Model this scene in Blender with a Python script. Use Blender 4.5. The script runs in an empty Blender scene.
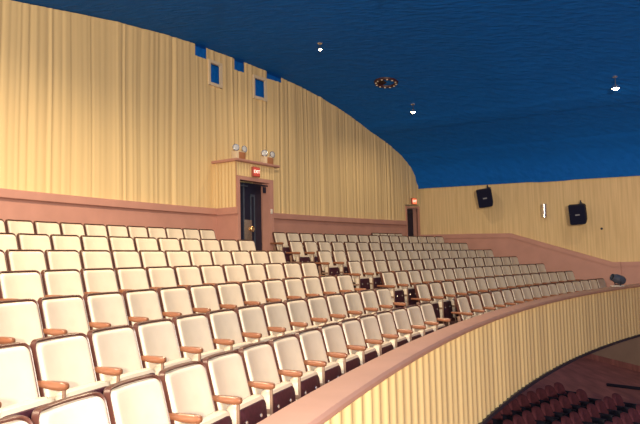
import bpy, bmesh, math, random
from mathutils import Vector, Matrix
random.seed(7)
PI = math.pi
SC = bpy.context.scene
COL = SC.collection
# ---------------------------------------------------------------- survey of the place
# plan centre of the curved seat rows, eye height above the lower floor
CX, CY, EYE = 31.5488, -7.9366, 4.75
R0, DR = 34.7208, 0.79183                      # radius of the front row's back rests, row pitch
BACK_H = 0.845                                 # top of a seat back above its tread
def zrow(i): return -0.6871 + 0.2098*i + 0.002283*i*i
def rrow(i): return R0 + DR*i
def ztread(i): return EYE + zrow(i) - BACK_H
THC = 2.565                                    # axis of the vault
AX = Vector((-math.cos(THC), -math.sin(THC)))  # towards the stage
BX = Vector((-math.sin(THC), math.cos(THC)))   # across the hall
CORNER = Vector((3.4023, 21.1147))
R_DRAPE, R_WALL = 40.45, 40.57
def P(R, th, z): return Vector((CX + R*math.cos(th), CY + R*math.sin(th), EYE + z))
PU = [-9.3, -8.95, -8.84, -8.77, -8.62, -8.44, -8.05, -7.57, -7.1, -6.58, -5.95, -5.24, -4.23, -3.27, -2.5, -1.89, -1.09, -.3, .64, 1.51, 2.84, 3.76, 4.86, 6.4, 8, 9.5, 11, 13]
PZ = [2.33, 2.33, 2.52, 2.74, 2.96, 3.12, 3.37, 3.60, 3.77, 3.93, 4.15, 4.37, 4.59, 4.73, 4.80, 4.84, 4.86, 4.865, 4.855, 4.80, 4.645, 4.49, 4.286, 4.0, 3.65, 3.4, 3.2, 3.0]
def lerp_tab(x, X, Y):
    if x <= X[0]: return Y[0]
    for k in range(len(X)-1):
        if x <= X[k+1]:
            t = (x-X[k])/(X[k+1]-X[k]); return Y[k] + t*(Y[k+1]-Y[k])
    return Y[-1]
def vault(u, w):
    z = lerp_tab(u, PU, PZ)
    if u < 0: z -= 0.027*max(0, min(12, 39.4-w))*min(1, (-u/9)**2)
    return z
def uw(x, y):
    q = Vector((x-CX, y-CY)); return q.dot(BX), -q.dot(AX)
# ---------------------------------------------------------------- materials
def new_mat(name):
    m = bpy.data.materials.new(name); m.use_nodes = True
    nt = m.node_tree; b = nt.nodes['Principled BSDF']
    return m, nt, b
def mat(name, col, rough=0.6, metal=0.0, var=0.0, scale=8.0, bump=0.0, bscale=60.0, spec=0.5, stretch=None, emit=None, estr=0.0, coat=0.0):
    m, nt, b = new_mat(name)
    b.inputs['Base Color'].default_value = (*col, 1)
    b.inputs['Roughness'].default_value = rough
    b.inputs['Metallic'].default_value = metal
    b.inputs['Specular IOR Level'].default_value = spec
    b.inputs['Coat Weight'].default_value = coat
    tc = nt.nodes.new('ShaderNodeTexCoord')
    vec = tc.outputs['Object']
    if stretch:
        mp = nt.nodes.new('ShaderNodeMapping'); mp.inputs['Scale'].default_value = stretch
        nt.links.new(vec, mp.inputs['Vector']); vec = mp.outputs['Vector']
    if var:
        n = nt.nodes.new('ShaderNodeTexNoise'); n.inputs['Scale'].default_value = scale; n.inputs['Detail'].default_value = 4
        nt.links.new(vec, n.inputs['Vector'])
        r = nt.nodes.new('ShaderNodeValToRGB')
        r.color_ramp.elements[0].position = .3; r.color_ramp.elements[1].position = .7
        r.color_ramp.elements[0].color = (*[c*(1-var) for c in col], 1)
        r.color_ramp.elements[1].color = (*[min(1, c*(1+var)) for c in col], 1)
        nt.links.new(n.outputs['Fac'], r.inputs['Fac']); nt.links.new(r.outputs['Color'], b.inputs['Base Color'])
    if bump:
        n2 = nt.nodes.new('ShaderNodeTexNoise'); n2.inputs['Scale'].default_value = bscale; n2.inputs['Detail'].default_value = 3
        nt.links.new(vec, n2.inputs['Vector'])
        bp = nt.nodes.new('ShaderNodeBump'); bp.inputs['Strength'].default_value = bump; bp.inputs['Distance'].default_value = 0.02
        nt.links.new(n2.outputs['Fac'], bp.inputs['Height']); nt.links.new(bp.outputs['Normal'], b.inputs['Normal'])
    if emit:
        b.inputs['Emission Color'].default_value = (*emit, 1); b.inputs['Emission Strength'].default_value = estr
    return m
M = {}
M['vinyl'] = mat('cream_vinyl', (.64, .535, .41), .36, var=.06, scale=5, spec=.45)
M['shell'] = mat('brown_enamel', (.085, .030, .022), .38, var=.1, scale=10)
M['pan'] = mat('maroon_pan', (.050, .012, .020), .5, var=.3, scale=30)
M['rivet'] = mat('rivet_steel', (.8, .72, .62), .25, metal=.6)
M['wood'] = mat('arm_wood', (.22, .085, .042), .32, var=.3, scale=7, stretch=(8, 1, 8), coat=.2)
M['post'] = mat('tan_enamel', (.21, .125, .085), .4, var=.1)
M['carpet'] = mat('aisle_carpet', (.085, .022, .025), .95, var=.3, scale=20, bump=.4, bscale=200)
M['drape'] = mat('gold_drape', (.77, .565, .285), .75, var=.07, scale=1.3, stretch=(5, 5, .12), spec=.25)
M['fascia'] = mat('fascia_pleats', (.80, .625, .31), .6, var=.04, scale=1.5, stretch=(6, 6, .2), spec=.3)
M['pink'] = mat('dusty_pink_paint', (.53, .265, .205), .55, var=.06, scale=3)
M['cap'] = mat('cap_paint', (.41, .225, .17), .42, var=.06, scale=4)
M['dark'] = mat('navy_black', (.012, .012, .03), .5)
M['door'] = mat('navy_door', (.010, .010, .028), .45, var=.2, scale=6)
M['brass'] = mat('brass', (.85, .55, .25), .3, metal=.9)
M['speaker'] = mat('speaker_black', (.008, .009, .028), .6, var=.3, scale=40, spec=.2)
M['grille'] = mat('speaker_grille', (.010, .011, .032), .8, bump=.5, bscale=300, spec=.15)
M['badge'] = mat('grey_badge', (.22, .22, .26), .5)
M['plate'] = mat('worn_plate', (.30, .22, .17), .45, metal=.4, var=.2, scale=20)
M['chrome'] = mat('chrome', (.85, .82, .78), .18, metal=.9)
M['white'] = mat('white_plastic', (.75, .68, .58), .45)
M['ivory'] = mat('ivory_casing', (.78, .62, .42), .5)
M['rust'] = mat('orange_brown_casing', (.42, .17, .07), .5)
M['maroon'] = mat('maroon_plush', (.16, .038, .056), .85, var=.2, scale=12)
M['navy'] = mat('navy_plush', (.03, .03, .075), .8)
M['lowfloor'] = mat('lower_floor', (.44, .19, .15), .7, var=.25, scale=1.2, stretch=(3, .6, 1))
M['lowwall'] = mat('lower_wall', (.52, .40, .27), .7, var=.1, scale=1)
M['steelblue'] = mat('slate_blue_metal', (.055, .068, .10), .45, var=.2, scale=9)
M['glass'] = mat('lens', (.6, .6, .6), .1, spec=.8)
M['bulb'] = mat('lit_bulb', (1, .9, .75), .4, emit=(1, .80, .52), estr=28)
M['exitred'] = mat('exit_face', (.40, .07, .05), .4, emit=(1, .10, .06), estr=.32)
M['exitorange'] = mat('exit_face_orange', (.8, .2, .08), .4, emit=(1, .16, .06), estr=1.2)
M['letters'] = mat('exit_letters', (1, .8, .7), .4, emit=(1, .62, .5), estr=1.6)
M['exitbox'] = mat('exit_casing', (.40, .09, .06), .5)
# blue plaster, rippled
m, nt, b = new_mat('blue_plaster'); M['blue'] = m
b.inputs['Roughness'].default_value = .7; b.inputs['Specular IOR Level'].default_value = .1
tc = nt.nodes.new('ShaderNodeTexCoord'); mp = nt.nodes.new('ShaderNodeMapping')
mp.inputs['Rotation'].default_value = (0, 0, math.atan2(BX.y, BX.x)*-1); mp.inputs['Scale'].default_value = (1.0, 2.6, 1.5)
nt.links.new(tc.outputs['Object'], mp.inputs['Vector'])
n = nt.nodes.new('ShaderNodeTexNoise'); n.inputs['Scale'].default_value = 3.6; n.inputs['Detail'].default_value = 5
nt.links.new(mp.outputs['Vector'], n.inputs['Vector'])
r = nt.nodes.new('ShaderNodeValToRGB'); r.color_ramp.elements[0].position = .3; r.color_ramp.elements[1].position = .7
r.color_ramp.elements[0].color = (.005, .120, .50, 1); r.color_ramp.elements[1].color = (.006, .140, .575, 1)
nt.links.new(n.outputs['Fac'], r.inputs['Fac']); nt.links.new(r.outputs['Color'], b.inputs['Base Color'])
bp = nt.nodes.new('ShaderNodeBump'); bp.inputs['Strength'].default_value = .32; bp.inputs['Distance'].default_value = .12
nt.links.new(n.outputs['Fac'], bp.inputs['Height']); nt.links.new(bp.outputs['Normal'], b.inputs['Normal'])
# woven wall cloth with fine vertical lines along the wall's own x
m, nt, b = new_mat('wall_cloth'); M['cloth'] = m
b.inputs['Roughness'].default_value = .8; b.inputs['Specular IOR Level'].default_value = .2
tc = nt.nodes.new('ShaderNodeTexCoord'); mp = nt.nodes.new('ShaderNodeMapping'); mp.inputs['Scale'].default_value = (6, 6, .22)
nt.links.new(tc.outputs['Object'], mp.inputs['Vector'])
n = nt.nodes.new('ShaderNodeTexNoise'); n.inputs['Scale'].default_value = 3.2; n.inputs['Detail'].default_value = 4
nt.links.new(mp.outputs['Vector'], n.inputs['Vector'])
r = nt.nodes.new('ShaderNodeValToRGB'); r.color_ramp.elements[0].position = .32; r.color_ramp.elements[1].position = .68
r.color_ramp.elements[0].color = (.67, .48, .24, 1); r.color_ramp.elements[1].color = (.82, .605, .32, 1)
nt.links.new(n.outputs['Fac'], r.inputs['Fac']); nt.links.new(r.outputs['Color'], b.inputs['Base Color'])
# ---------------------------------------------------------------- mesh helpers
def link(o, parent=None):
    COL.objects.link(o)
    if parent is not None: o.parent = parent
    return o
def obj(name, bm, material, parent=None, smooth=True, angle=35, loc=None, rotz=0.0, mw=None):
    me = bpy.data.meshes.new(name)
    bmesh.ops.recalc_face_normals(bm, faces=bm.faces[:])
    bm.to_mesh(me); bm.free()
    for k in (material if isinstance(material, (list, tuple)) else [material]): me.materials.append(k)
    if smooth:
        me.polygons.foreach_set('use_smooth', [True]*len(me.polygons)); me.set_sharp_from_angle(angle=math.radians(angle))
    o = bpy.data.objects.new(name, me)
    if loc is not None: o.location = loc
    o.rotation_euler = (0, 0, rotz)
    return link(o, parent)
def tag(o, label, cat, group=None):
    o['label'] = label; o['category'] = cat
    if group: o['group'] = group
    return o
def thing(name, label, cat, loc, rotz=0.0, group=None):
    o = bpy.data.objects.new(name, None); o.empty_display_size = .2
    o.location = loc; o.rotation_euler = (0, 0, rotz); link(o)
    return tag(o, label, cat, group)
def struct(name, bm, m, parent=None, **k):
    o = obj(name, bm, m, parent, **k)
    if parent is None: o['kind'] = 'structure'
    return o
def box(bm, c, s, rot=None, bev=0.0, mi=0):
    vs = bmesh.ops.create_cube(bm, size=1.0)['verts']
    bmesh.ops.scale(bm, vec=s, verts=vs)
    fs = set(f for v in vs for f in v.link_faces)
    if bev:
        es = list(set(e for v in vs for e in v.link_edges))
        g = bmesh.ops.bevel(bm, geom=es, offset=bev, segments=2, affect='EDGES', profile=.5)
        vs = [v for v in g['verts']]; 
        fs = set(f for v in vs for f in v.link_faces); vs = list(set(v for f in fs for v in f.verts))
    if rot is not None: bmesh.ops.rotate(bm, cent=(0, 0, 0), matrix=rot, verts=vs)
    bmesh.ops.translate(bm, vec=c, verts=vs)
    for f in fs: f.material_index = mi
    return vs
def lathe(bm, prof, c=(0, 0, 0), axis=None, n=20, mi=0):
    """prof: (radius, height) pairs turned about z, then laid along axis"""
    rings = []
    q = Vector((0, 0, 1)).rotation_difference(Vector(axis).normalized()).to_matrix() if axis else Matrix.Identity(3)
    for r_, h in prof:
        if r_ < 1e-6: rings.append([bm.verts.new(q @ Vector((0, 0, h)) + Vector(c))])
        else: rings.append([bm.verts.new(q @ Vector((r_*math.cos(2*PI*k/n), r_*math.sin(2*PI*k/n), h)) + Vector(c)) for k in range(n)])
    for a, b_ in zip(rings, rings[1:]):
        for k in range(n):
            k2 = (k+1) % n
            if len(a) == 1 and len(b_) == 1: continue
            if len(a) == 1: f = bm.faces.new((a[0], b_[k], b_[k2]))
            elif len(b_) == 1: f = bm.faces.new((a[k], a[k2], b_[0]))
            else: f = bm.faces.new((a[k], a[k2], b_[k2], b_[k]))
            f.material_index = mi
    for rg in (rings[0], rings[-1]):
        if len(rg) > 1: bm.faces.new(rg).material_index = mi
def tube(bm, pts, r_, n=8):
    pts = [Vector(p) for p in pts]; rings = []
    for k, p in enumerate(pts):
        d = (pts[min(k+1, len(pts)-1)] - pts[max(k-1, 0)]).normalized()
        s = d.cross(Vector((0, 0, 1)));  s = s.normalized() if s.length > 1e-3 else Vector((1, 0, 0))
        t = s.cross(d)
        rings.append([bm.verts.new(p + s*r_*math.cos(2*PI*j/n) + t*r_*math.sin(2*PI*j/n)) for j in range(n)])
    for a, b_ in zip(rings, rings[1:]):
        for j in range(n): bm.faces.new((a[j], a[(j+1) % n], b_[(j+1) % n], b_[j]))
    bm.faces.new(rings[0]); bm.faces.new(rings[-1])
def sweep(bm, prof, th0, th1, n, closed=True):
    """prof: list of (R, z rel. eye) swept about the plan centre"""
    cols = []
    for k in range(n+1):
        th = th0 + (th1-th0)*k/n
        cols.append([bm.verts.new(P(R, th, z)) for R, z in prof])
    m_ = len(prof)
    for a, b_ in zip(cols, cols[1:]):
        for j in range(m_ if closed else m_-1):
            bm.faces.new((a[j], a[(j+1) % m_], b_[(j+1) % m_], b_[j]))
    if closed: bm.faces.new(cols[0]); bm.faces.new(cols[-1])
def prism(bm, poly, y0, y1):
    """poly in local x,z extruded from y0 to y1"""
    a = [bm.verts.new((x, y0, z)) for x, z in poly]; b_ = [bm.verts.new((x, y1, z)) for x, z in poly]
    bm.faces.new(a); bm.faces.new(b_)
    for k in range(len(poly)): bm.faces.new((a[k], a[(k+1) % len(poly)], b_[(k+1) % len(poly)], b_[k]))
def rrect(w, h0, h1, rt, rb, n=5):
    """rounded outline in x,z; top corners rt, bottom corners rb"""
    pts = []
    for cx_, cz_, r_, a0 in ((w/2-rt, h1-rt, rt, 0), (-w/2+rt, h1-rt, rt, 90), (-w/2+rb, h0+rb, rb, 180), (w/2-rb, h0+rb, rb, 270)):
        for k in range(n+1):
            a = math.radians(a0 + 90*k/n); pts.append((cx_+r_*math.cos(a), cz_+r_*math.sin(a)))
    return pts
def dense(pts, step):
    out = []
    for k in range(len(pts)):
        a, b_ = pts[k], pts[(k+1) % len(pts)]
        L_ = math.hypot(b_[0]-a[0], b_[1]-a[1]); n = max(1, int(L_/step))
        for j in range(n): out.append((a[0]+(b_[0]-a[0])*j/n, a[1]+(b_[1]-a[1])*j/n))
    return out
def pillow(bm, outline, place, T, rim=.2, mi=0, back=True, back_t=0.0):
    """a cushion: rings shrink to the middle, height T falls off over the outer rim; place(x,z,t) -> point"""
    cx_ = sum(p[0] for p in outline)/len(outline); cz_ = (min(p[1] for p in outline)+max(p[1] for p in outline))/2
    S = [(1, 0)]
    for q in (.12, .3, .5, .75, 1.0): S.append((1-rim*q*q*.5 - rim*q*.5, math.sqrt(max(0, 1-(1-q)**2))))
    S += [(s, 1.0) for s in (.64, .45, .25)]
    rings = [[bm.verts.new(place(cx_+(x-cx_)*s, cz_+(z-cz_)*s, back_t+(T-back_t)*h)) for x, z in outline] for s, h in S]
    n = len(outline)
    for a, b_ in zip(rings, rings[1:]):
        for k in range(n): bm.faces.new((a[k], a[(k+1) % n], b_[(k+1) % n], b_[k])).material_index = mi
    c = bm.verts.new(place(cx_, cz_, T))
    for k in range(n): bm.faces.new((rings[-1][k], rings[-1][(k+1) % n], c)).material_index = mi
    if back: bm.faces.new(rings[0]).material_index = mi
# ---------------------------------------------------------------- the theatre chair
W = .501
def lean(z): return .115*(BACK_H - z)/.445
def on_back(x, z, t):
    u = x/(W/2)
    return Vector((x, lean(z) + .040*u*u - .040 + t, z))
def chair_meshes():
    C = {}
    bm = bmesh.new()                            # shell: curved sheet with a rolled rim
    out = dense(rrect(W, .40, BACK_H, .055, .04), .06)
    cz = (.40+BACK_H)/2
    def ring(s, t): return [bm.verts.new(on_back(x*s, cz+(z-cz)*s, t)) for x, z in out]
    R = [ring(.5, -.030), ring(.97, -.026), ring(1.0, -.014), ring(1.0, .022), ring(.985, .026), ring(.955, .020), ring(.93, -.004), ring(.5, -.008)]
    n = len(out)
    for a, b_ in zip(R, R[1:]):
        for k in range(n): bm.faces.new((a[k], a[(k+1) % n], b_[(k+1) % n], b_[k]))
    bm.faces.new(R[0]); bm.faces.new(R[-1])
    C['back_shell'] = (bm, M['shell'])
    bm = bmesh.new()                            # cushion of the back
    o2 = dense(rrect(W-.033, .415, BACK_H-.020, .042, .035), .035)
    pillow(bm, o2, on_back, .050, rim=.15, back_t=.004)
    C['back_cushion'] = (bm, M['vinyl'])
    bm = bmesh.new()                            # tipped-up seat cushion
    def on_seat(x, z, t): return Vector((x, .205 - t*-1 + (.53-z)*.08, z))
    o3 = dense(rrect(.455, .15, .522, .05, .06), .05)
    rim = [[bm.verts.new(on_seat(x*s, .345+(z-.345)*s, t)) for x, z in o3] for s, t in ((.9, .040), (.965, .036), (.995, .018), (1, -.01), (.985, -.035), (.93, -.052), (.8, -.060), (.4, -.064))]
    n = len(o3)
    for a, b_ in zip(rim, rim[1:]):
        for k in range(n): bm.faces.new((a[k], a[(k+1) % n], b_[(k+1) % n], b_[k]))
    bm.faces.new(rim[0]); bm.faces.new(rim[-1])
    C['seat'] = (bm, M['vinyl'])
    bm = bmesh.new()                            # metal pan under the seat, seen because the seat is tipped
    o4 = dense(rrect(.43, .165, .490, .05, .05), .08)
    pr = [[bm.verts.new(on_seat(x*s, .32+(z-.32)*s, t)) for x, z in o4] for s, t in ((1, .034), (1, .047), (.97, .052), (.5, .052))]
    n = len(o4)
    for a, b_ in zip(pr, pr[1:]):
        for k in range(n): bm.faces.new((a[k], a[(k+1) % n], b_[(k+1) % n], b_[k]))
    bm.faces.new(pr[-1]); bm.faces.new(pr[0])
    for sx in (-1, 1):
        c = on_seat(sx*.115, .385, .051)
        lathe(bm, [(.015, 0), (.013, .006), (0, .009)], c, (0, 1, .1), 8, mi=1)
    C['seat_pan'] = (bm, [M['pan'], M['rivet']])
    def arm(x0):
        bm = bmesh.new(); rings = []
        for y, w, h, zc in ((-.070, .012, .012, .566), (-.063, .026, .026, .565), (.0, .030, .030, .563), (.06, .034, .034, .561), (.13, .041, .042, .557), (.20, .049, .050, .553), (.26, .054, .051, .551), (.293, .052, .046, .551), (.308, .040, .034, .552), (.314, .016, .014, .552)):
            ring = []
            for k in range(12):
                a = 2*PI*k/12; c_, s_ = math.cos(a), math.sin(a)
                e = .75
                ring.append(bm.verts.new((x0 + w/2*math.copysign(abs(c_)**e, c_), y, zc + .022 + h*.56*math.copysign(abs(s_)**e, s_))))
            rings.append(ring)
        for a, b_ in zip(rings, rings[1:]):
            for k in range(12): bm.faces.new((a[k], a[(k+1) % 12], b_[(k+1) % 12], b_[k]))
        bm.faces.new(rings[0]); bm.faces.new(rings[-1])
        return bm
    def leg(x0):
        bm = bmesh.new()
        box(bm, (x0, .284, .275), (.018, .020, .55), bev=.003)      # front post under the arm
        box(bm, (x0, .085, .33), (.016, .050, .40), Matrix.Rotation(math.radians(8), 3, 'X'), bev=.004)   # rear upright at the back's edge
        box(bm, (x0, .20, .38), (.014, .15, .035), bev=.003)
        box(bm, (x0, .17, .010), (.055, .26, .020), bev=.005)      # foot on the tread
        box(bm, (x0, .12, .09), (.016, .06, .16), bev=.004)
        return bm
    C['armrest'] = (arm(W/2+.0165), M['wood']); C['leg'] = (leg(W/2+.0165), M['post'])
    C['end_armrest'] = (arm(-W/2-.0165), M['wood']); C['end_leg'] = (leg(-W/2-.0165), M['post'])
    res = {}
    for k, (bm, mm) in C.items():
        o = obj(k, bm, mm); res[k] = o.data; bpy.data.objects.remove(o)
    return res
CH = chair_meshes()
def part(name, me, parent):
    o = bpy.data.objects.new(name, me); return link(o, parent)
def make_chair(label, loc, rotz, group, end=False, sx=1.0):
    t = thing('theatre_chair', label, 'theatre chair', loc, rotz, group)
    t.scale = (sx, 1, 1)
    part('back_shell', CH['back_shell'], t); part('back_cushion', CH['back_cushion'], t)
    s = part('seat', CH['seat'], t); part('seat_pan', CH['seat_pan'], s)
    part('armrest', CH['armrest'], t); part('leg', CH['leg'], t)
    if end: part('armrest', CH['end_armrest'], t); part('leg', CH['end_leg'], t)
    return t
TH = {('L', 0): [2.8202, 2.805, 2.7897, 2.7745, 2.7594, 2.7442, 2.729, 2.7139, 2.6987, 2.6835, 2.6683, 2.653, 2.6377, 2.6224, 2.6071],
      ('L', 1): [2.7971, 2.7823, 2.7676, 2.7528, 2.738, 2.7231, 2.7083, 2.6933, 2.6783, 2.6632, 2.648, 2.6326, 2.6172, 2.6017],
      ('L', 2): [2.7732, 2.759, 2.7447, 2.7302, 2.7156, 2.701, 2.6862, 2.6714, 2.6566, 2.6417, 2.6268, 2.612, 2.5971],
      ('L', 3): [2.7514, 2.7374, 2.7233, 2.7092, 2.6949, 2.6806, 2.6662, 2.6517, 2.6371, 2.6225, 2.6078, 2.5929],
      ('L', 4): [2.7443, 2.7304, 2.7165, 2.7025, 2.6885, 2.6745, 2.6605, 2.6464, 2.6323, 2.6181, 2.6039, 2.5897],
      ('L', 5): [2.7228, 2.7095, 2.6962, 2.6827, 2.6692, 2.6556, 2.6419, 2.6282, 2.6144, 2.6005, 2.5865],
      ('L', 6): [2.7108, 2.699, 2.6873, 2.6756, 2.6639, 2.6522, 2.6405, 2.6288, 2.6172, 2.6055, 2.5939],
      ('R', 0): [2.577, 2.5594, 2.5423, 2.5255, 2.5092, 2.4932, 2.4775, 2.462, 2.4467, 2.4316, 2.4166, 2.4017, 2.3868, 2.3718, 2.3568, 2.3417, 2.3264],
      ('R', 1): [2.5732, 2.5562, 2.5397, 2.5236, 2.5078, 2.4924, 2.4773, 2.4624, 2.4477, 2.4331, 2.4186, 2.4041, 2.3897, 2.3751, 2.3605, 2.3458, 2.3308],
      ('R', 2): [2.5666, 2.5508, 2.5353, 2.52, 2.5051, 2.4903, 2.4757, 2.4613, 2.4469, 2.4327, 2.4186, 2.4045, 2.3905, 2.3764, 2.3623, 2.3481, 2.3338],
      ('R', 3): [2.5633, 2.5489, 2.5344, 2.5198, 2.5052, 2.4905, 2.4758, 2.4612, 2.4467, 2.4322, 2.4179, 2.4037, 2.3898, 2.376, 2.3625, 2.3493, 2.3363],
      ('R', 4): [2.5601, 2.545, 2.5302, 2.5155, 2.501, 2.4867, 2.4725, 2.4585, 2.4447, 2.4309, 2.4173, 2.4039, 2.3905, 2.3772, 2.3641, 2.351, 2.338],
      ('R', 5): [2.5574, 2.5432, 2.5291, 2.515, 2.5009, 2.487, 2.4731, 2.4593, 2.4456, 2.432, 2.4186, 2.4053, 2.3922, 2.3793, 2.3665, 2.3539, 2.3416],
      ('R', 6): [2.545, 2.5323, 2.5196, 2.5069, 2.4942, 2.4815, 2.4688, 2.4561, 2.4435, 2.4309, 2.4184, 2.406, 2.3936, 2.3814, 2.3693, 2.3573, 2.3455]}
ORD = ['first', 'second', 'third', 'fourth', 'fifth', 'sixth', 'seventh', 'eighth', 'ninth', 'tenth', 'eleventh', 'twelfth', 'thirteenth', 'fourteenth', 'fifteenth', 'sixteenth']
ROWN = ['front row by the railing', 'second row', 'third row', 'fourth row', 'fifth row', 'sixth row', 'seventh row along the wall']
def place(R, th, i, label, group, end=False, sx=1.0, dz=0.0):
    return make_chair(label, (CX+R*math.cos(th), CY+R*math.sin(th), ztread(i)+dz), math.atan2(math.cos(th), -math.sin(th)), group, end, sx)
for (side, i), g in TH.items():
    R = rrow(i); g = list(g)
    if side == 'L': g.insert(0, g[0]+(g[0]-g[1]))
    n = len(g)-1
    sx = min((g[j]-g[j+1])*R for j in range(n))/.530
    for j in range(n):
        k = n-1-j if side == 'L' else j          # seats counted from the aisle
        block = 'near block left of the aisle' if side == 'L' else 'far block right of the aisle'
        what = 'cream tip-up seat'
        lab = f'{what}, {ROWN[i]}, {ORD[k]} from the aisle, {block.split(" left")[0].split(" right")[0]}'
        place(R, (g[j]+g[j+1])/2, i, lab, f'theatre chairs of the {ROWN[i].split(" by")[0].split(" along")[0]}, {"near" if side == "L" else "far"} block', end=(j == n-1), sx=sx)
for k in range(4):                               # a short row squeezed in behind the last full row
    place(40.07, 2.4136-.0096*k, 6, f'cream seat back behind the far block, {ORD[k]} from left of the short top row', 'chairs of the short row behind the far block', end=(k == 3), sx=.72, dz=.105)
# ---------------------------------------------------------------- balcony floor, parapet
T0, T1 = 2.298, 2.905
prof = []                                        # stepped treads, then the slab's underside
edges = [33.78] + [rrow(i)+.19 for i in range(6)] + [R_WALL]
for i in range(7):
    z = zrow(i)-BACK_H
    prof += [(edges[i], z), (edges[i+1], z)]
prof += [(R_WALL, -1.1), (36.5, -1.95), (33.78, -2.05)]
bm = bmesh.new(); sweep(bm, prof, T0, T1, 90); struct('floor', bm, M['carpet'], smooth=False)
bm = bmesh.new(); sweep(bm, [(39.87, -.19), (39.87, -.085), (40.38, -.085), (40.38, -.19)], 2.372, 2.424, 8)
struct('trim_1', bm, M['carpet'], smooth=False)
# parapet: core wall with cap, pleated face and base strip as its parts
bm = bmesh.new(); sweep(bm, [(33.66, -2.05), (33.66, -.87), (33.78, -.87), (33.78, -2.05)], T0, T1, 90)
par = struct('wall_parapet', bm, M['pink'], smooth=False)
bm = bmesh.new(); sweep(bm, [(33.54, -.875), (33.525, -.86), (33.525, -.837), (33.54, -.817), (33.565, -.812), (33.77, -.812), (33.795, -.818), (33.80, -.84), (33.79, -.875)], T0, T1, 120)
obj('parapet_cap', bm, M['cap'], par)
bm = bmesh.new(); cols = []; nf = 1840
for k in range(nf+1):
    th = T0 + (T1-T0)*k/nf; s = th*33.6/.215
    fr = s - math.floor(s); idx = math.floor(s)
    random.seed(idx); amp = .017*(.7+.6*random.random())
    dr = amp*(.5-.5*math.cos(2*PI*fr))**1.3
    cols.append([bm.verts.new(P(33.64-dr, th, z)) for z in (-.874, -1.3, -1.7, -2.08)])
for a, b_ in zip(cols, cols[1:]):
    for j in range(3): bm.faces.new((a[j], a[j+1], b_[j+1], b_[j]))
obj('pleated_facing', bm, M['fascia'], par, angle=80)
bm = bmesh.new(); sweep(bm, [(33.602, -2.125), (33.602, -2.072), (33.70, -2.072), (33.70, -2.125)], T0, T1, 120)
obj('base_strip', bm, M['dark'], par)
# ---------------------------------------------------------------- back wall, drape, wainscot
ND0, ND1 = 2.80, 2.3428
bm = bmesh.new(); cols = []
for k in range(81):
    th = 2.80 + (2.338-2.80)*k/80
    p0 = P(R_WALL, th, 0); u, w = uw(p0.x, p0.y)
    cols.append([bm.verts.new(P(R_WALL, th, -.9 if th > 2.369 else 1.76)), bm.verts.new(P(R_WALL, th, vault(u, w)+.02))])
for a, b_ in zip(cols, cols[1:]): bm.faces.new((a[0], a[1], b_[1], b_[0]))
struct('wall_back', bm, M['blue'])
NOTCH = [(2.5800, 2.5713, 4.585), (2.5472, 2.5389, 4.59), (2.5173, 2.5035, 4.65)]
PORT = [(2.5697, 2.5592, 4.07, 4.54), (2.5316, 2.5196, 4.08, 4.55)]
D2L, D2R, D2T = 2.3612, 2.3426, 1.74             # door opening at the far end
random.seed(11)
waves = [(random.uniform(5, 60), random.uniform(0, 6.28), random.uniform(.5, 1)) for _ in range(22)]
creases = sorted(random.uniform(0, 18.6) for _ in range(150))
def fold(s):
    v = sum(a*math.sin(f*s+ph)/(1+f*.05) for f, ph, a in waves)*.0050
    for c in creases:
        d = s-c
        if abs(d) < .16: v += .016*math.exp(-(d/.030)**2)*math.sin(c*37)**3
    return v
ths = set(ND0+(ND1-ND0)*k/1500 for k in range(1501)); e = 4e-6
for a, b_, *_ in NOTCH + PORT + [(D2L, D2R)]:
    for t in (a, b_): ths.update((t-e, t+e))
ths = sorted(t for t in ths if ND1 <= t <= ND0)
bm = bmesh.new(); prev = None
for th in ths:
    s = (ND0-th)*R_DRAPE; p0 = P(R_DRAPE, th, 0); u, w = uw(p0.x, p0.y)
    top = vault(u, w)-.012; bot = 1.06 if th > D2L else D2T
    for a, b_, z in NOTCH:
        if b_ < th < a: top = min(top, z)
    segs = [(bot, top)]
    for a, b_, z0_, z1_ in PORT:
        if b_ < th < a: segs = [(bot, z0_), (z1_, top)]
    col = []
    for z0_, z1_ in segs:
        vs = []
        for j in range(9):
            z = z0_+(z1_-z0_)*j/8
            sway = s + .035*math.sin(1.7*s+z*.8)*(z-1.1)/3.5
            vs.append(bm.verts.new(P(R_DRAPE + fold(sway)*(1.0 if z < top-.5 else .75), th, z)))
        col.append(vs)
    key = (len(col), round(bot, 1), len(segs) == 1 and any(b_ < th < a for a, b_, z in NOTCH))
    if prev and prev[0] == key:
        for va, vb in zip(prev[1], col):
            for j in range(8): bm.faces.new((va[j], va[j+1], vb[j+1], vb[j]))
    prev = (key, col)
dr = obj('wall_drape', bm, M['drape'], angle=70)
tag(dr, 'gold pleated drape covering the whole curved back wall up to the blue ceiling', 'curtain')
def wallframe(th): return math.atan2(-math.cos(th), math.sin(th))      # local x: right as seen, y: into the wall
for k, (a, b_, z0_, z1_) in enumerate(PORT):
    bm = bmesh.new(); t = .0010; a -= .0006*k; b_ -= .0006*k
    for (ta, tb, za, zb) in ((a+t*.3, a-t, z0_-.06, z1_+.06), (b_+t, b_-t*.3, z0_-.06, z1_+.06), (a, b_, z0_-.06, z0_+.01), (a, b_, z1_-.01, z1_+.06)):
        sweep(bm, [(R_DRAPE-.045, za), (R_DRAPE-.045, zb), (R_DRAPE+.02, zb), (R_DRAPE+.02, za)], ta, tb, 2)
    struct(f'window_{k+1}', bm, M['ivory'], smooth=False)
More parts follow.
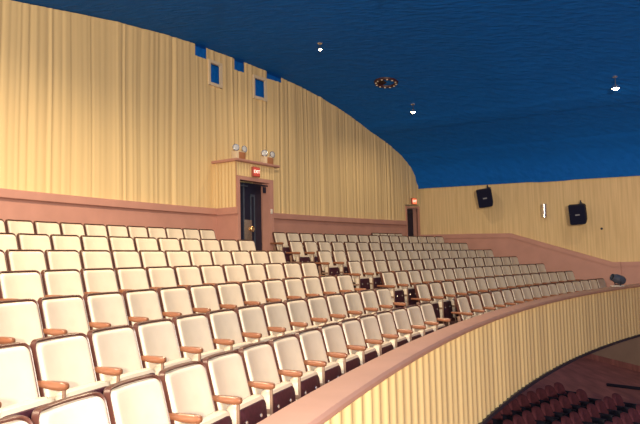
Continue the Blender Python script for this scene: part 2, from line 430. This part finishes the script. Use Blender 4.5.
# wainscot along the back wall, with a cap board
for k, (a, b_) in enumerate(((2.80, 2.5640), (2.5310, D2L+.0012))):
    bm = bmesh.new(); sweep(bm, [(40.43, -.185), (40.43, 1.18), (40.80, 1.18), (40.80, -.185)], a, b_, 40)
    o = struct(f'trim_{k+2}', bm, M['pink'], smooth=False)
    bm = bmesh.new(); sweep(bm, [(40.385, 1.05), (40.36, 1.065), (40.36, 1.185), (40.375, 1.20), (40.5, 1.20), (40.5, 1.05)], a, b_, 40)
    obj('cap_board', bm, M['pink'], o, smooth=False)
# ---------------------------------------------------------------- entry box with the near door
RB, BL, BR, RBACK = 39.83, 2.5648, 2.5316, 40.56
OL, OR_, OZ = 2.5626, 2.5364, 1.82
bm = bmesh.new()
zt = 2.215
sweep(bm, [(RB, -.185), (RB, zt), (RB+.2, zt), (RB+.2, -.185)], BL, OL+.0003, 2)
sweep(bm, [(RB, -.185), (RB, zt), (RB+.2, zt), (RB+.2, -.185)], OR_-.0003, BR, 2)
sweep(bm, [(RB, OZ+.02), (RB, zt), (RB+.2, zt), (RB+.2, OZ+.02)], OL+.0003, OR_-.0003, 4)
sweep(bm, [(RB+.2, -.185), (RB+.2, zt), (RBACK, zt), (RBACK, -.185)], BL, BL-.0012, 1)
sweep(bm, [(RB+.2, -.185), (RB+.2, zt), (RBACK, zt), (RBACK, -.185)], BR+.0012, BR, 1)
ent = struct('wall_entry', bm, M['pink'], smooth=False)
# pleated gold cloth over the box's side and above the door
def cloth_strip(pts, z0_, z1_, name, off):
    bm = bmesh.new(); cols = []
    L_ = 0
    for (a, b_) in zip(pts, pts[1:]):
        pa, pb = P(*a, 0), P(*b_, 0); d = (pb-pa); n = max(4, int(d.length/.012)); nr = Vector((d.y, -d.x, 0)).normalized()
        for k in range(n+1):
            s = L_+d.length*k/n; q = pa+d*k/n + nr*(off+.006*math.sin(s*62)+.004*math.sin(s*23+1))
            cols.append([bm.verts.new((q.x, q.y, EYE+z)) for z in (z0_, z1_)])
        L_ += d.length
    for a, b_ in zip(cols, cols[1:]): bm.faces.new((a[0], a[1], b_[1], b_[0]))
    return obj(name, bm, M['drape'], ent, angle=80)
cloth_strip([(RBACK-.02, BL+.0003), (RB-.01, BL+.0003)], 1.20, zt, 'side_cloth', .012)
cloth_strip([(RB, BL), (RB, BR)], OZ+.09, zt, 'front_cloth', .014)
bm = bmesh.new(); sweep(bm, [(RB-.06, 1.05), (RB-.06, 1.20), (RBACK, 1.20), (RBACK, 1.05)], BL+.0012, BL-.0001, 1)
obj('cap_board', bm, M['pink'], ent, smooth=False)
bm = bmesh.new(); sweep(bm, [(RB-.10, 2.215), (RB-.12, 2.235), (RB-.12, 2.27), (RBACK, 2.27), (RBACK, 2.215)], BL+.0030, BR-.0030, 10)
obj('ledge', bm, M['pink'], ent, smooth=False)
def door(num, R, L_, Rr, zb, zt_, leafR, casing, glass=False):
    bm = bmesh.new()
    for ta, tb, za, zb2 in ((L_+casing/R, L_, zb, zt_+casing), (Rr, Rr-casing/R, zb, zt_+casing), (L_, Rr, zt_, zt_+casing)):
        sweep(bm, [(R-.035, za), (R-.035, zb2), (R+.03, zb2), (R+.03, za)], ta, tb, 2)
    d = struct(f'door_{num}', bm, M['pink'], smooth=False)
    bm = bmesh.new()
    sweep(bm, [(leafR, zb+.005), (leafR, zt_-.01), (leafR+.045, zt_-.01), (leafR+.045, zb+.005)], L_-.0002, Rr+.0002, 2)
    leaf = obj('door_leaf', bm, M['door'], d, smooth=False)
    return d, leaf
d1, leaf1 = door(1, RB, OL, OR_, -.185, OZ, RB+.22, .085)
def onleaf(th, z, depth): return P(RB+.22-depth, th, z)
bm = bmesh.new()                                  # raised mouldings on the leaf
for ta, tb, za, zb in ((2.5594, 2.5588, .0, 1.55), (2.5572, 2.5567, .0, 1.55), (2.5594, 2.5567, 1.5, 1.55), (2.5466, 2.5461, .0, 1.55), (2.5434, 2.5429, .0, 1.55), (2.5466, 2.5429, 1.5, 1.55), (2.5528, 2.5521, -.15, 1.78)):
    sweep(bm, [(RB+.195, za), (RB+.195, zb), (RB+.222, zb), (RB+.222, za)], ta, tb, 1)
obj('door_moulding', bm, M['steelblue'], d1, smooth=False)
rz = wallframe(2.5535)
bm = bmesh.new(); box(bm, (0, 0, 0), (.26, .012, .46), bev=.004)
pl = obj('push_plate', bm, M['plate'], d1, loc=P(RB+.19, 2.5495, .72), rotz=rz)
bm = bmesh.new(); lathe(bm, [(.045, 0), (.045, .02), (.02, .03), (.018, .06), (.055, .065), (.07, .08), (.055, .095), (.03, .085)], (0, 0, 0), (0, -1, 0), 18)
hd = obj('door_knob', bm, M['brass'], d1, loc=P(RB+.183, 2.5480, .74), rotz=rz)
bm = bmesh.new(); box(bm, (0, 0, 0), (.16, .07, .17), bev=.01); box(bm, (.2, 0, .06), (.34, .03, .03), bev=.005)
obj('door_closer', bm, M['steelblue'], d1, loc=P(RB+.14, 2.5603, 1.66), rotz=rz)
bm = bmesh.new(); box(bm, (0, 0, 0), (.07, .05, .14), bev=.008); box(bm, (-.02, -.02, .10), (.24, .03, .03), bev=.005)
obj('closer_arm', bm, M['dark'], d1, loc=P(RB+.05, 2.5385, 1.66), rotz=rz)
bm = bmesh.new(); box(bm, (0, 0, 0), (.07, .012, .11), bev=.004); box(bm, (0, -.01, 0), (.012, .02, .03))
sw = obj('light_switch', bm, M['white'], loc=P(RB-.043, 2.5350, 1.16), rotz=wallframe(2.5337))
tag(sw, 'small white switch plate on the pink right jamb of the near doorway', 'switch')
# far door in the corner
d2, leaf2 = door(2, R_DRAPE, D2L-.0012, D2R+.0034, -.185, 1.63, R_DRAPE+.16, .05)
bm = bmesh.new(); sweep(bm, [(R_DRAPE-.03, -.185), (R_DRAPE-.03, 1.70), (R_DRAPE+.16, 1.70), (R_DRAPE+.16, -.185)], D2R+.0034, D2R+.0004, 1)
obj('door_jamb', bm, M['pink'], d2, smooth=False)
bm = bmesh.new(); box(bm, (0, 0, 0), (.18, .05, .09), bev=.01)
obj('door_closer', bm, M['dark'], d2, loc=P(R_DRAPE+.08, 2.3530, 1.50), rotz=wallframe(2.352))
# ---------------------------------------------------------------- signs
def text_mesh(txt, size):
    cu = bpy.data.curves.new('lettering', 'FONT'); cu.body = txt; cu.size = size; cu.align_x = 'CENTER'; cu.align_y = 'CENTER'; cu.extrude = .002
    o = bpy.data.objects.new('tmp', cu); COL.objects.link(o)
    dg = bpy.context.evaluated_depsgraph_get(); dg.update()
    me = bpy.data.meshes.new_from_object(o.evaluated_get(dg)); bpy.data.objects.remove(o)
    me.transform(Matrix.Rotation(PI/2, 4, 'X')); return me
def exit_sign(label, R, th, z, face, w=.25, h=.205):
    t = thing('exit_sign', label, 'exit sign', P(R, th, z), wallframe(th))
    bm = bmesh.new(); box(bm, (0, -.03, h/2), (w, .06, h), bev=.008); obj('casing', bm, M['exitbox'], t)
    bm = bmesh.new(); box(bm, (0, -.062, h/2), (w-.035, .006, h-.035), bev=.002); obj('lit_face', bm, face, t)
    me = text_mesh('EXIT', .105); me.materials.clear(); me.materials.append(M['letters'])
    o = part('lettering', me, t); o.location = (0, -.067, h/2)
    return t
exit_sign('red lit exit sign above the near doorway, under the ledge', RB-.03, 2.5495, OZ+.10, M['exitred'], .25, .23)
exit_sign('small glowing orange-red exit sign over the far corner door', R_DRAPE-.045, 2.3520, 1.75, M['exitorange'], .24, .21)
# twin-head emergency lights on the ledge
def emergency(label, th, R):
    t = thing('emergency_light', label, 'emergency light', P(R, th, 2.27), wallframe(th), 'emergency lights on the door ledge')
    bm = bmesh.new(); box(bm, (0, 0, .10), (.30, .16, .22), bev=.012); b_ = obj('battery_case', bm, M['ivory'], t)
    bm = bmesh.new(); box(bm, (.035, -.084, .10), (.22, .012, .18), bev=.004); obj('front_cover', bm, M['rust'], b_)
    for s in (-1, 1):
        bm = bmesh.new()
        tube(bm, [(s*.085, 0, .20), (s*.10, 0, .23), (s*.125, -.02, .255)], .014)
        h = obj('lamp_head', bm, M['chrome'], t)
        bm = bmesh.new()
        lathe(bm, [(.025, -.05), (.055, -.035), (.076, .0), (.082, .022), (.078, .03), (.07, .028)], (s*.14, -.045, .275), (s*.25-.4, -1, .12), 18)
        obj('reflector', bm, M['chrome'], h)
        bm = bmesh.new(); lathe(bm, [(.072, .0), (.05, .012), (0, .018)], Vector((s*.14, -.045, .275)) + Vector((s*.25-.4, -1, .12)).normalized()*.024, (s*.25-.4, -1, .12), 16)
        obj('lens', bm, M['glass'], h)
    return t
emergency('orange-brown twin-lamp emergency light on the left end of the door ledge', 2.5592, RB+.12)
emergency('orange-brown twin-lamp emergency light on the right end of the door ledge', 2.5338, RB+.12)
# ---------------------------------------------------------------- right wall
RW = math.atan2(AX.y, AX.x)
WL = (CORNER.x, CORNER.y, EYE)
WLEN = 9.6
def wtop(x):
    q = CORNER + AX*x; u, w = uw(q.x, q.y); return vault(u, w)
bm = bmesh.new()
prism(bm, [(-.6, -2.05), (WLEN, -2.05), (WLEN, wtop(WLEN)+.03), (-.6, wtop(0)+.03)], 0, .15)
struct('wall_right', bm, M['cloth'], smooth=False, loc=WL, rotz=RW)
# slim jointing strips between cloth widths
bm = bmesh.new()
for x in (1.28, 1.86):
    prism(bm, [(x-.012, .70), (x+.012, .70), (x+.012, wtop(x)-.01), (x-.012, wtop(x)-.01)], -.012, .01)
struct('trim_4', bm, M['cloth'], smooth=False, loc=WL, rotz=RW)
bm = bmesh.new()
top = [(-.02, .74), (1.8, .70), (3.0, .665), (5.85, -.275), (6.06, -.272)]
prism(bm, [(-.02, -1.6)] + top + [(6.06, -1.6)], -.10, .02)
o = struct('trim_5', bm, M['pink'], smooth=False, loc=WL, rotz=RW)
bm = bmesh.new()
prism(bm, [(x, z-.12) for x, z in top][::1] + [(x, z+.012) for x, z in top][::-1], -.135, .02)
obj('cap_board', bm, M['pink'], o, smooth=False)
bm = bmesh.new()
prism(bm, [(6.06, -1.6), (6.06, -.27), (WLEN, -.23), (WLEN, -1.6)], -.05, .02)
o = struct('trim_6', bm, M['pink'], smooth=False, loc=WL, rotz=RW)
bm = bmesh.new(); prism(bm, [(6.06, -.38), (6.06, -.265), (WLEN, -.225), (WLEN, -.34)], -.085, .02); obj('cap_board', bm, M['pink'], o, smooth=False)
def onwall(x, z): q = CORNER + AX*x; return Vector((q.x, q.y, EYE+z))
def wall_speaker(label, x, z, roll, yaw):
    t = thing('wall_speaker', label, 'loudspeaker', onwall(x, z), RW, 'black loudspeakers on the right wall')
    bm = bmesh.new(); w, h = .45, .57
    poly = [(-w/2, h/2), (-w/2, -h/2+.02), (-w/2+.06, -h/2), (w/2-.04, -h/2), (w/2, -h/2+.12), (w/2, h/2-.05), (w/2-.05, h/2)]
    prism(bm, poly, -.17, .17)
    es = [e_ for e_ in bm.edges]; bmesh.ops.bevel(bm, geom=es, offset=.012, segments=2, affect='EDGES')
    rot = Matrix.Translation((0, -.42, 0)) @ Matrix.Rotation(yaw, 4, 'Z') @ Matrix.Rotation(.16, 4, 'X') @ Matrix.Rotation(roll, 4, 'Y')
    bm.transform(rot); c = obj('cabinet', bm, M['speaker'], t)
    bm = bmesh.new(); prism(bm, [(px*.88, pz*.9) for px, pz in poly], -.182, -.165); bm.transform(rot); obj('grille_cloth', bm, M['grille'], c, smooth=False)
    bm = bmesh.new(); prism(bm, [(-.06, .015), (-.06, -.022), (.06, -.022), (.06, .015)], -.19, -.18); bm.transform(rot); obj('badge', bm, M['badge'], c, smooth=False)
    bm = bmesh.new(); box(bm, (.02, -.01, .30), (.08, .02, .14), bev=.004); tube(bm, [(.02, -.01, .33), (.05, -.25, .36), (.08, -.36, .36)], .014); box(bm, (.08, -.38, .33), (.035, .035, .14), bev=.004)
    obj('bracket', bm, M['dark'], t)
    return t
wall_speaker('black loudspeaker tilted on the right wall, left of the chrome light tube', 2.36, 1.80, -.12, .30)
wall_speaker('black loudspeaker on the right wall, right of the chrome light tube', 5.06, 1.13, -.05, .10)
t = thing('wall_sconce', 'slim chrome tube light on the cloth wall between the two loudspeakers', 'wall light', onwall(4.05, 1.305), RW)
bm = bmesh.new(); lathe(bm, [(.065, -.19), (.09, -.20), (.09, .20), (.065, .19), (.06, .1)], (0, -.11, 0), None, 20); obj('tube', bm, M['chrome'], t)
bm = bmesh.new(); box(bm, (0, -.02, 0), (.09, .04, .16), bev=.006); obj('wall_plate', bm, M['chrome'], t)
q = onwall(5.60, .70)
bm = bmesh.new(); lathe(bm, [(.035, 0), (.03, .012), (0, .016)], (0, 0, 0), (0, -1, 0), 14)
tag(obj('wall_plug', bm, M['dark'], loc=q, rotz=RW), 'tiny round dark plug on the cloth wall below the right loudspeaker', 'plug')
# ---------------------------------------------------------------- ceiling
def step(x, wd): t = max(0, min(1, x/wd)); return t*t*(3-2*t)
def rib(u, w):
    d = 0.0
    for w0 in (35.15, 26.0, 17.0):
        d -= .020*step(.5+.20-abs(w-w0), .40)
    d -= .016*step(u+6.78+.08, .16)*step(-6.2+.08-u, .16)
    d -= .016*step(-8.1+.08-u, .16)
    return d
us = sorted(set([-9.05, -8.95] + [-8.95+.18*k for k in range(1, 123)] + [v for x in (-6.2, -6.78, -8.1) for v in (x-.08, x-.04, x, x+.04, x+.08)]))
us = [u for u in us if u <= 13]
ws = sorted(set([41.2-.5*k for k in range(0, 70)] + [v for w0 in (35.15, 26.0, 17.0) for x in (w0-.5, w0+.5) for v in (x-.2, x-.1, x, x+.1, x+.2)]))
bm = bmesh.new(); grid = []
for w in ws:
    row = []
    for u in us:
        q = Vector((CX, CY)) - AX*w + BX*u
        row.append(bm.verts.new((q.x, q.y, EYE+vault(u, w)+rib(u, w))))
    grid.append(row)
for a, b_ in zip(grid, grid[1:]):
    for k in range(len(us)-1): bm.faces.new((a[k], a[k+1], b_[k+1], b_[k]))
struct('ceiling', bm, M['blue'], angle=60)
def at_ceiling(u, w): q = Vector((CX, CY)) - AX*w + BX*u; return Vector((q.x, q.y, EYE+vault(u, w)+rib(u, w)))
def pendant(label, u, w, drop=.20, watts=60, k=.75):
    c = at_ceiling(u, w)
    t = thing('ceiling_spotlight', label, 'ceiling light', c, 0, 'small spotlights under the blue ceiling')
    bm = bmesh.new(); lathe(bm, [(.06, .0), (.06, -.02), (.045, -.035), (.012, -.04)], (0, 0, .01), None, 16); obj('ceiling_plate', bm, M['chrome'], t)
    bm = bmesh.new(); tube(bm, [(0, 0, -.02), (0, 0, -drop+.04)], .009); obj('stem', bm, M['steelblue'], t)
    bm = bmesh.new(); lathe(bm, [(.02*k, .05*k), (.05*k, .035*k), (.075*k, 0.0), (.088*k, -.05*k), (.084*k, -.05*k), (.07*k, 0.0)], (0, 0, -drop), None, 18); s = obj('lamp_shade', bm, M['chrome'], t)
    bm = bmesh.new(); lathe(bm, [(.0, -.095*k), (.045*k, -.085*k), (.075*k, -.055*k), (.078*k, -.03*k), (.05*k, .0), (0, .01*k)], (0, 0, -drop), None, 16); obj('bulb', bm, M['bulb'], s)
    L_ = bpy.data.lights.new('house_lamp', 'SPOT'); L_.energy = watts; L_.color = (1, .79, .52); L_.shadow_soft_size = .09; L_.spot_size = 2.95; L_.spot_blend = .85
    lo = bpy.data.objects.new('house_lamp', L_); lo.location = c + Vector((0, 0, -drop-.12)); link(lo)
    return t
LW = 115
pendant('small spotlight hanging under the blue ceiling, nearest the drape notches', -1.06, 38.22, .13, LW, .5)
pendant('lit spotlight hanging under the ceiling right of the round vent', -5.45, 37.98, .19, LW)
pendant('brightest lit spotlight hanging at far right of the blue ceiling', -5.62, 32.82, .24, LW, 1.0)
for u, w, k in ((4.5, 36.3, 1150), (9.8, 35.5, 1300), (1.5, 35.2, 380)):   # added lamps out of the frame, brightening the drape and back seats
    pendant('added unseen ceiling spotlight that brightens the drape', u, w, .2, k)['group'] = 'added ceiling spotlights outside the view'
c = at_ceiling(-4.02, 38.08)
t = thing('ceiling_vent', 'round dark ring vent dotted with small lights on the blue ceiling', 'ceiling vent', c)
dz = (vault(-3.87, 38.08)-vault(-4.17, 38.08))/.3
tilt = Vector((-BX.x*dz, -BX.y*dz, 1)).normalized()
bm = bmesh.new(); lathe(bm, [(.21, .0), (.225, -.035), (.27, -.05), (.305, -.035), (.32, .0)], (0, 0, 0), tilt, 36); rg = obj('vent_ring', bm, M['pan'], t)
qm = Vector((0, 0, 1)).rotation_difference(tilt).to_matrix()
for k in range(12):
    a = 2*PI*k/12
    bm = bmesh.new(); lathe(bm, [(.026, .02), (.026, -.006), (.015, -.016), (0, -.02)], qm @ Vector((.265*math.cos(a), .265*math.sin(a), -.045)), tilt, 10); obj('vent_lamp', bm, M['white'], rg)
# ---------------------------------------------------------------- stage light on the parapet
th = 2.381
t = thing('stage_spotlight', 'small slate-blue stage spotlight on a pale base on the railing by the right wall', 'stage light', P(33.665, th, -.812), .25); t.scale = (.85, .85, .85)
bm = bmesh.new(); box(bm, (-.02, 0, .016), (.34, .17, .032), bev=.006); obj('base_plate', bm, M['white'], t)
bm = bmesh.new(); tube(bm, [(0, .11, .03), (0, .135, .14), (0, .12, .22)], .014); tube(bm, [(0, -.11, .03), (0, -.135, .14), (0, -.12, .22)], .014); tube(bm, [(0, -.11, .04), (0, .11, .04)], .018); obj('yoke', bm, M['dark'], t)
bm = bmesh.new(); lathe(bm, [(.02, -.21), (.09, -.19), (.125, -.12), (.13, -.03), (.125, .08), (.105, .12), (.10, .20), (.085, .20), (.08, .13), (.05, .11)], (.02, 0, .205), (-1, .10, .34), 22); obj('lamp_housing', bm, M['steelblue'], t)
bm = bmesh.new(); lathe(bm, [(.082, .14), (.05, .15), (0, .155)], (.02, 0, .205), (-1, .10, .34), 20); obj('lens', bm, M['dark'], t)
# ---------------------------------------------------------------- lower hall under the balcony
bm = bmesh.new()
bmesh.ops.create_grid(bm, x_segments=2, y_segments=2, size=1.0)
bmesh.ops.scale(bm, vec=(24, 24, 1), verts=bm.verts[:]); bmesh.ops.translate(bm, vec=(10, 18, 0), verts=bm.verts[:])
struct('floor_lower', bm, M['lowfloor'], smooth=False)
pa, pb = Vector((11.95, 29.3)), Vector((12.6, 25.2)); d = (pb-pa).normalized()
pa = pa - d*4; pb = pb + d*6; ang = math.atan2(d.y, d.x)
bm = bmesh.new(); box(bm, ((pb-pa).length/2, .1, 1.3), ((pb-pa).length, .2, 2.6)); struct('wall_lower', bm, M['lowwall'], smooth=False, loc=(pa.x, pa.y, 0), rotz=ang)
bm = bmesh.new(); box(bm, ((pb-pa).length/2, -.01, .12), ((pb-pa).length, .03, .24)); struct('baseboard_lower', bm, M['lowfloor'], smooth=False, loc=(pa.x, pa.y, 0), rotz=ang)
bm = bmesh.new(); sweep(bm, [(42.5, -4.75), (42.5, -1.6), (42.7, -1.6), (42.7, -4.75)], 2.2, 2.9, 20); struct('wall_lower_back', bm, M['lowwall'], smooth=False)
def low_chair():
    C = {}
    bm = bmesh.new(); o1 = dense(rrect(.50, .46, .89, .19, .06, 7), .07)
    def pb_(x, z, t): return Vector((x, .12*(.89-z)/.5 + t + .03*(x/.23)**2, z))
    pillow(bm, o1, pb_, .06, rim=.3, back_t=-.03); C['backrest'] = (bm, M['maroon'])
    bm = bmesh.new(); box(bm, (0, .36, .44), (.46, .42, .10), bev=.03); C['seat'] = (bm, M['navy'])
    for s, nm in ((1, 'leg'), (-1, 'end_leg')):
        bm = bmesh.new(); x0 = s*.262
        box(bm, (x0, .30, .30), (.03, .30, .60), bev=.008); box(bm, (x0, .30, .615), (.05, .40, .035), bev=.01); box(bm, (x0, .28, .01), (.06, .36, .02), bev=.005)
        C[nm] = (bm, M['dark'])
    res = {}
    for k, (bm, mm) in C.items():
        o = obj(k, bm, mm); res[k] = o.data; bpy.data.objects.remove(o)
    return res
LC = low_chair()
LOW = [(36.62, 2.2975, 9, 'rear'), (35.70, 2.3110, 14, 'middle'), (34.75, 2.3080, 16, 'next'), (33.80, 2.3020, 15, 'front')]
LRN = {'rear': 'row furthest under the balcony', 'middle': 'second row out from under the balcony', 'next': 'third row out from under the balcony', 'front': 'fourth row out from under the balcony'}
for R, th0, n, nm in LOW:
    for k in range(n):
        th = th0 + (.545*k+.27)/R
        t = thing('stalls_chair', f'maroon round-backed stalls seat, {LRN[nm]}, {ORD[k]} from right', 'theatre chair', (CX+R*math.cos(th), CY+R*math.sin(th), 0), math.atan2(math.cos(th), -math.sin(th)), f'stalls seats, {LRN[nm]}')
        part('backrest', LC['backrest'], t); part('seat', LC['seat'], t); part('leg', LC['leg'], t)
        if k == 0: part('leg', LC['end_leg'], t)
bm = bmesh.new(); box(bm, (0, 0, .05), (2.4, .10, .10), bev=.01)
struct('trim_7', bm, M['dark'], loc=(10.98, 22.05, 0), rotz=-.78)
# ---------------------------------------------------------------- light
def lamp(name, kind, loc, energy, col, size):
    L_ = bpy.data.lights.new(name, kind); L_.energy = energy; L_.color = col
    L_.shadow_soft_size = size; o = bpy.data.objects.new(name, L_); o.location = loc; link(o); return o
lamp('camera_flash', 'POINT', (.10, -.02, EYE+.10), 1500, (1, .93, .80), .04)
lamp('added_fill_flood', 'POINT', (1.0, -7.5, EYE+1.4), 7600, (1, .84, .62), .35)  # unseen fill lamp added behind the camera to lift drape and seats
w = bpy.data.worlds.new('world'); SC.world = w; w.use_nodes = True
bg = w.node_tree.nodes['Background']; bg.inputs['Color'].default_value = (.58, .42, .60, 1); bg.inputs['Strength'].default_value = .24
# ---------------------------------------------------------------- camera
pitch, roll, F = .07572707, .0232230, 627.324
cam = bpy.data.cameras.new('camera'); co = bpy.data.objects.new('camera', cam); link(co)
cam.sensor_fit = 'HORIZONTAL'; cam.sensor_width = 36; cam.lens = F/640*36; cam.clip_start = .05; cam.clip_end = 200
cp, sp, cr, sr = math.cos(pitch), math.sin(pitch), math.cos(roll), math.sin(roll)
fw = Vector((0, cp, sp)); up0 = Vector((0, -sp, cp)); r0 = Vector((1, 0, 0))
rt = r0*cr - up0*sr; up = r0*sr + up0*cr
mx = Matrix((rt, up, -fw)).transposed().to_4x4(); mx.translation = Vector((0, 0, EYE)); co.matrix_world = mx
SC.camera = co
SC.view_settings.view_transform = 'Standard'; SC.view_settings.look = 'None'; SC.view_settings.gamma = 1.0; SC.view_settings.use_curve_mapping = False
SC.view_settings.exposure = 0.0
SC.cycles.max_bounces = 6
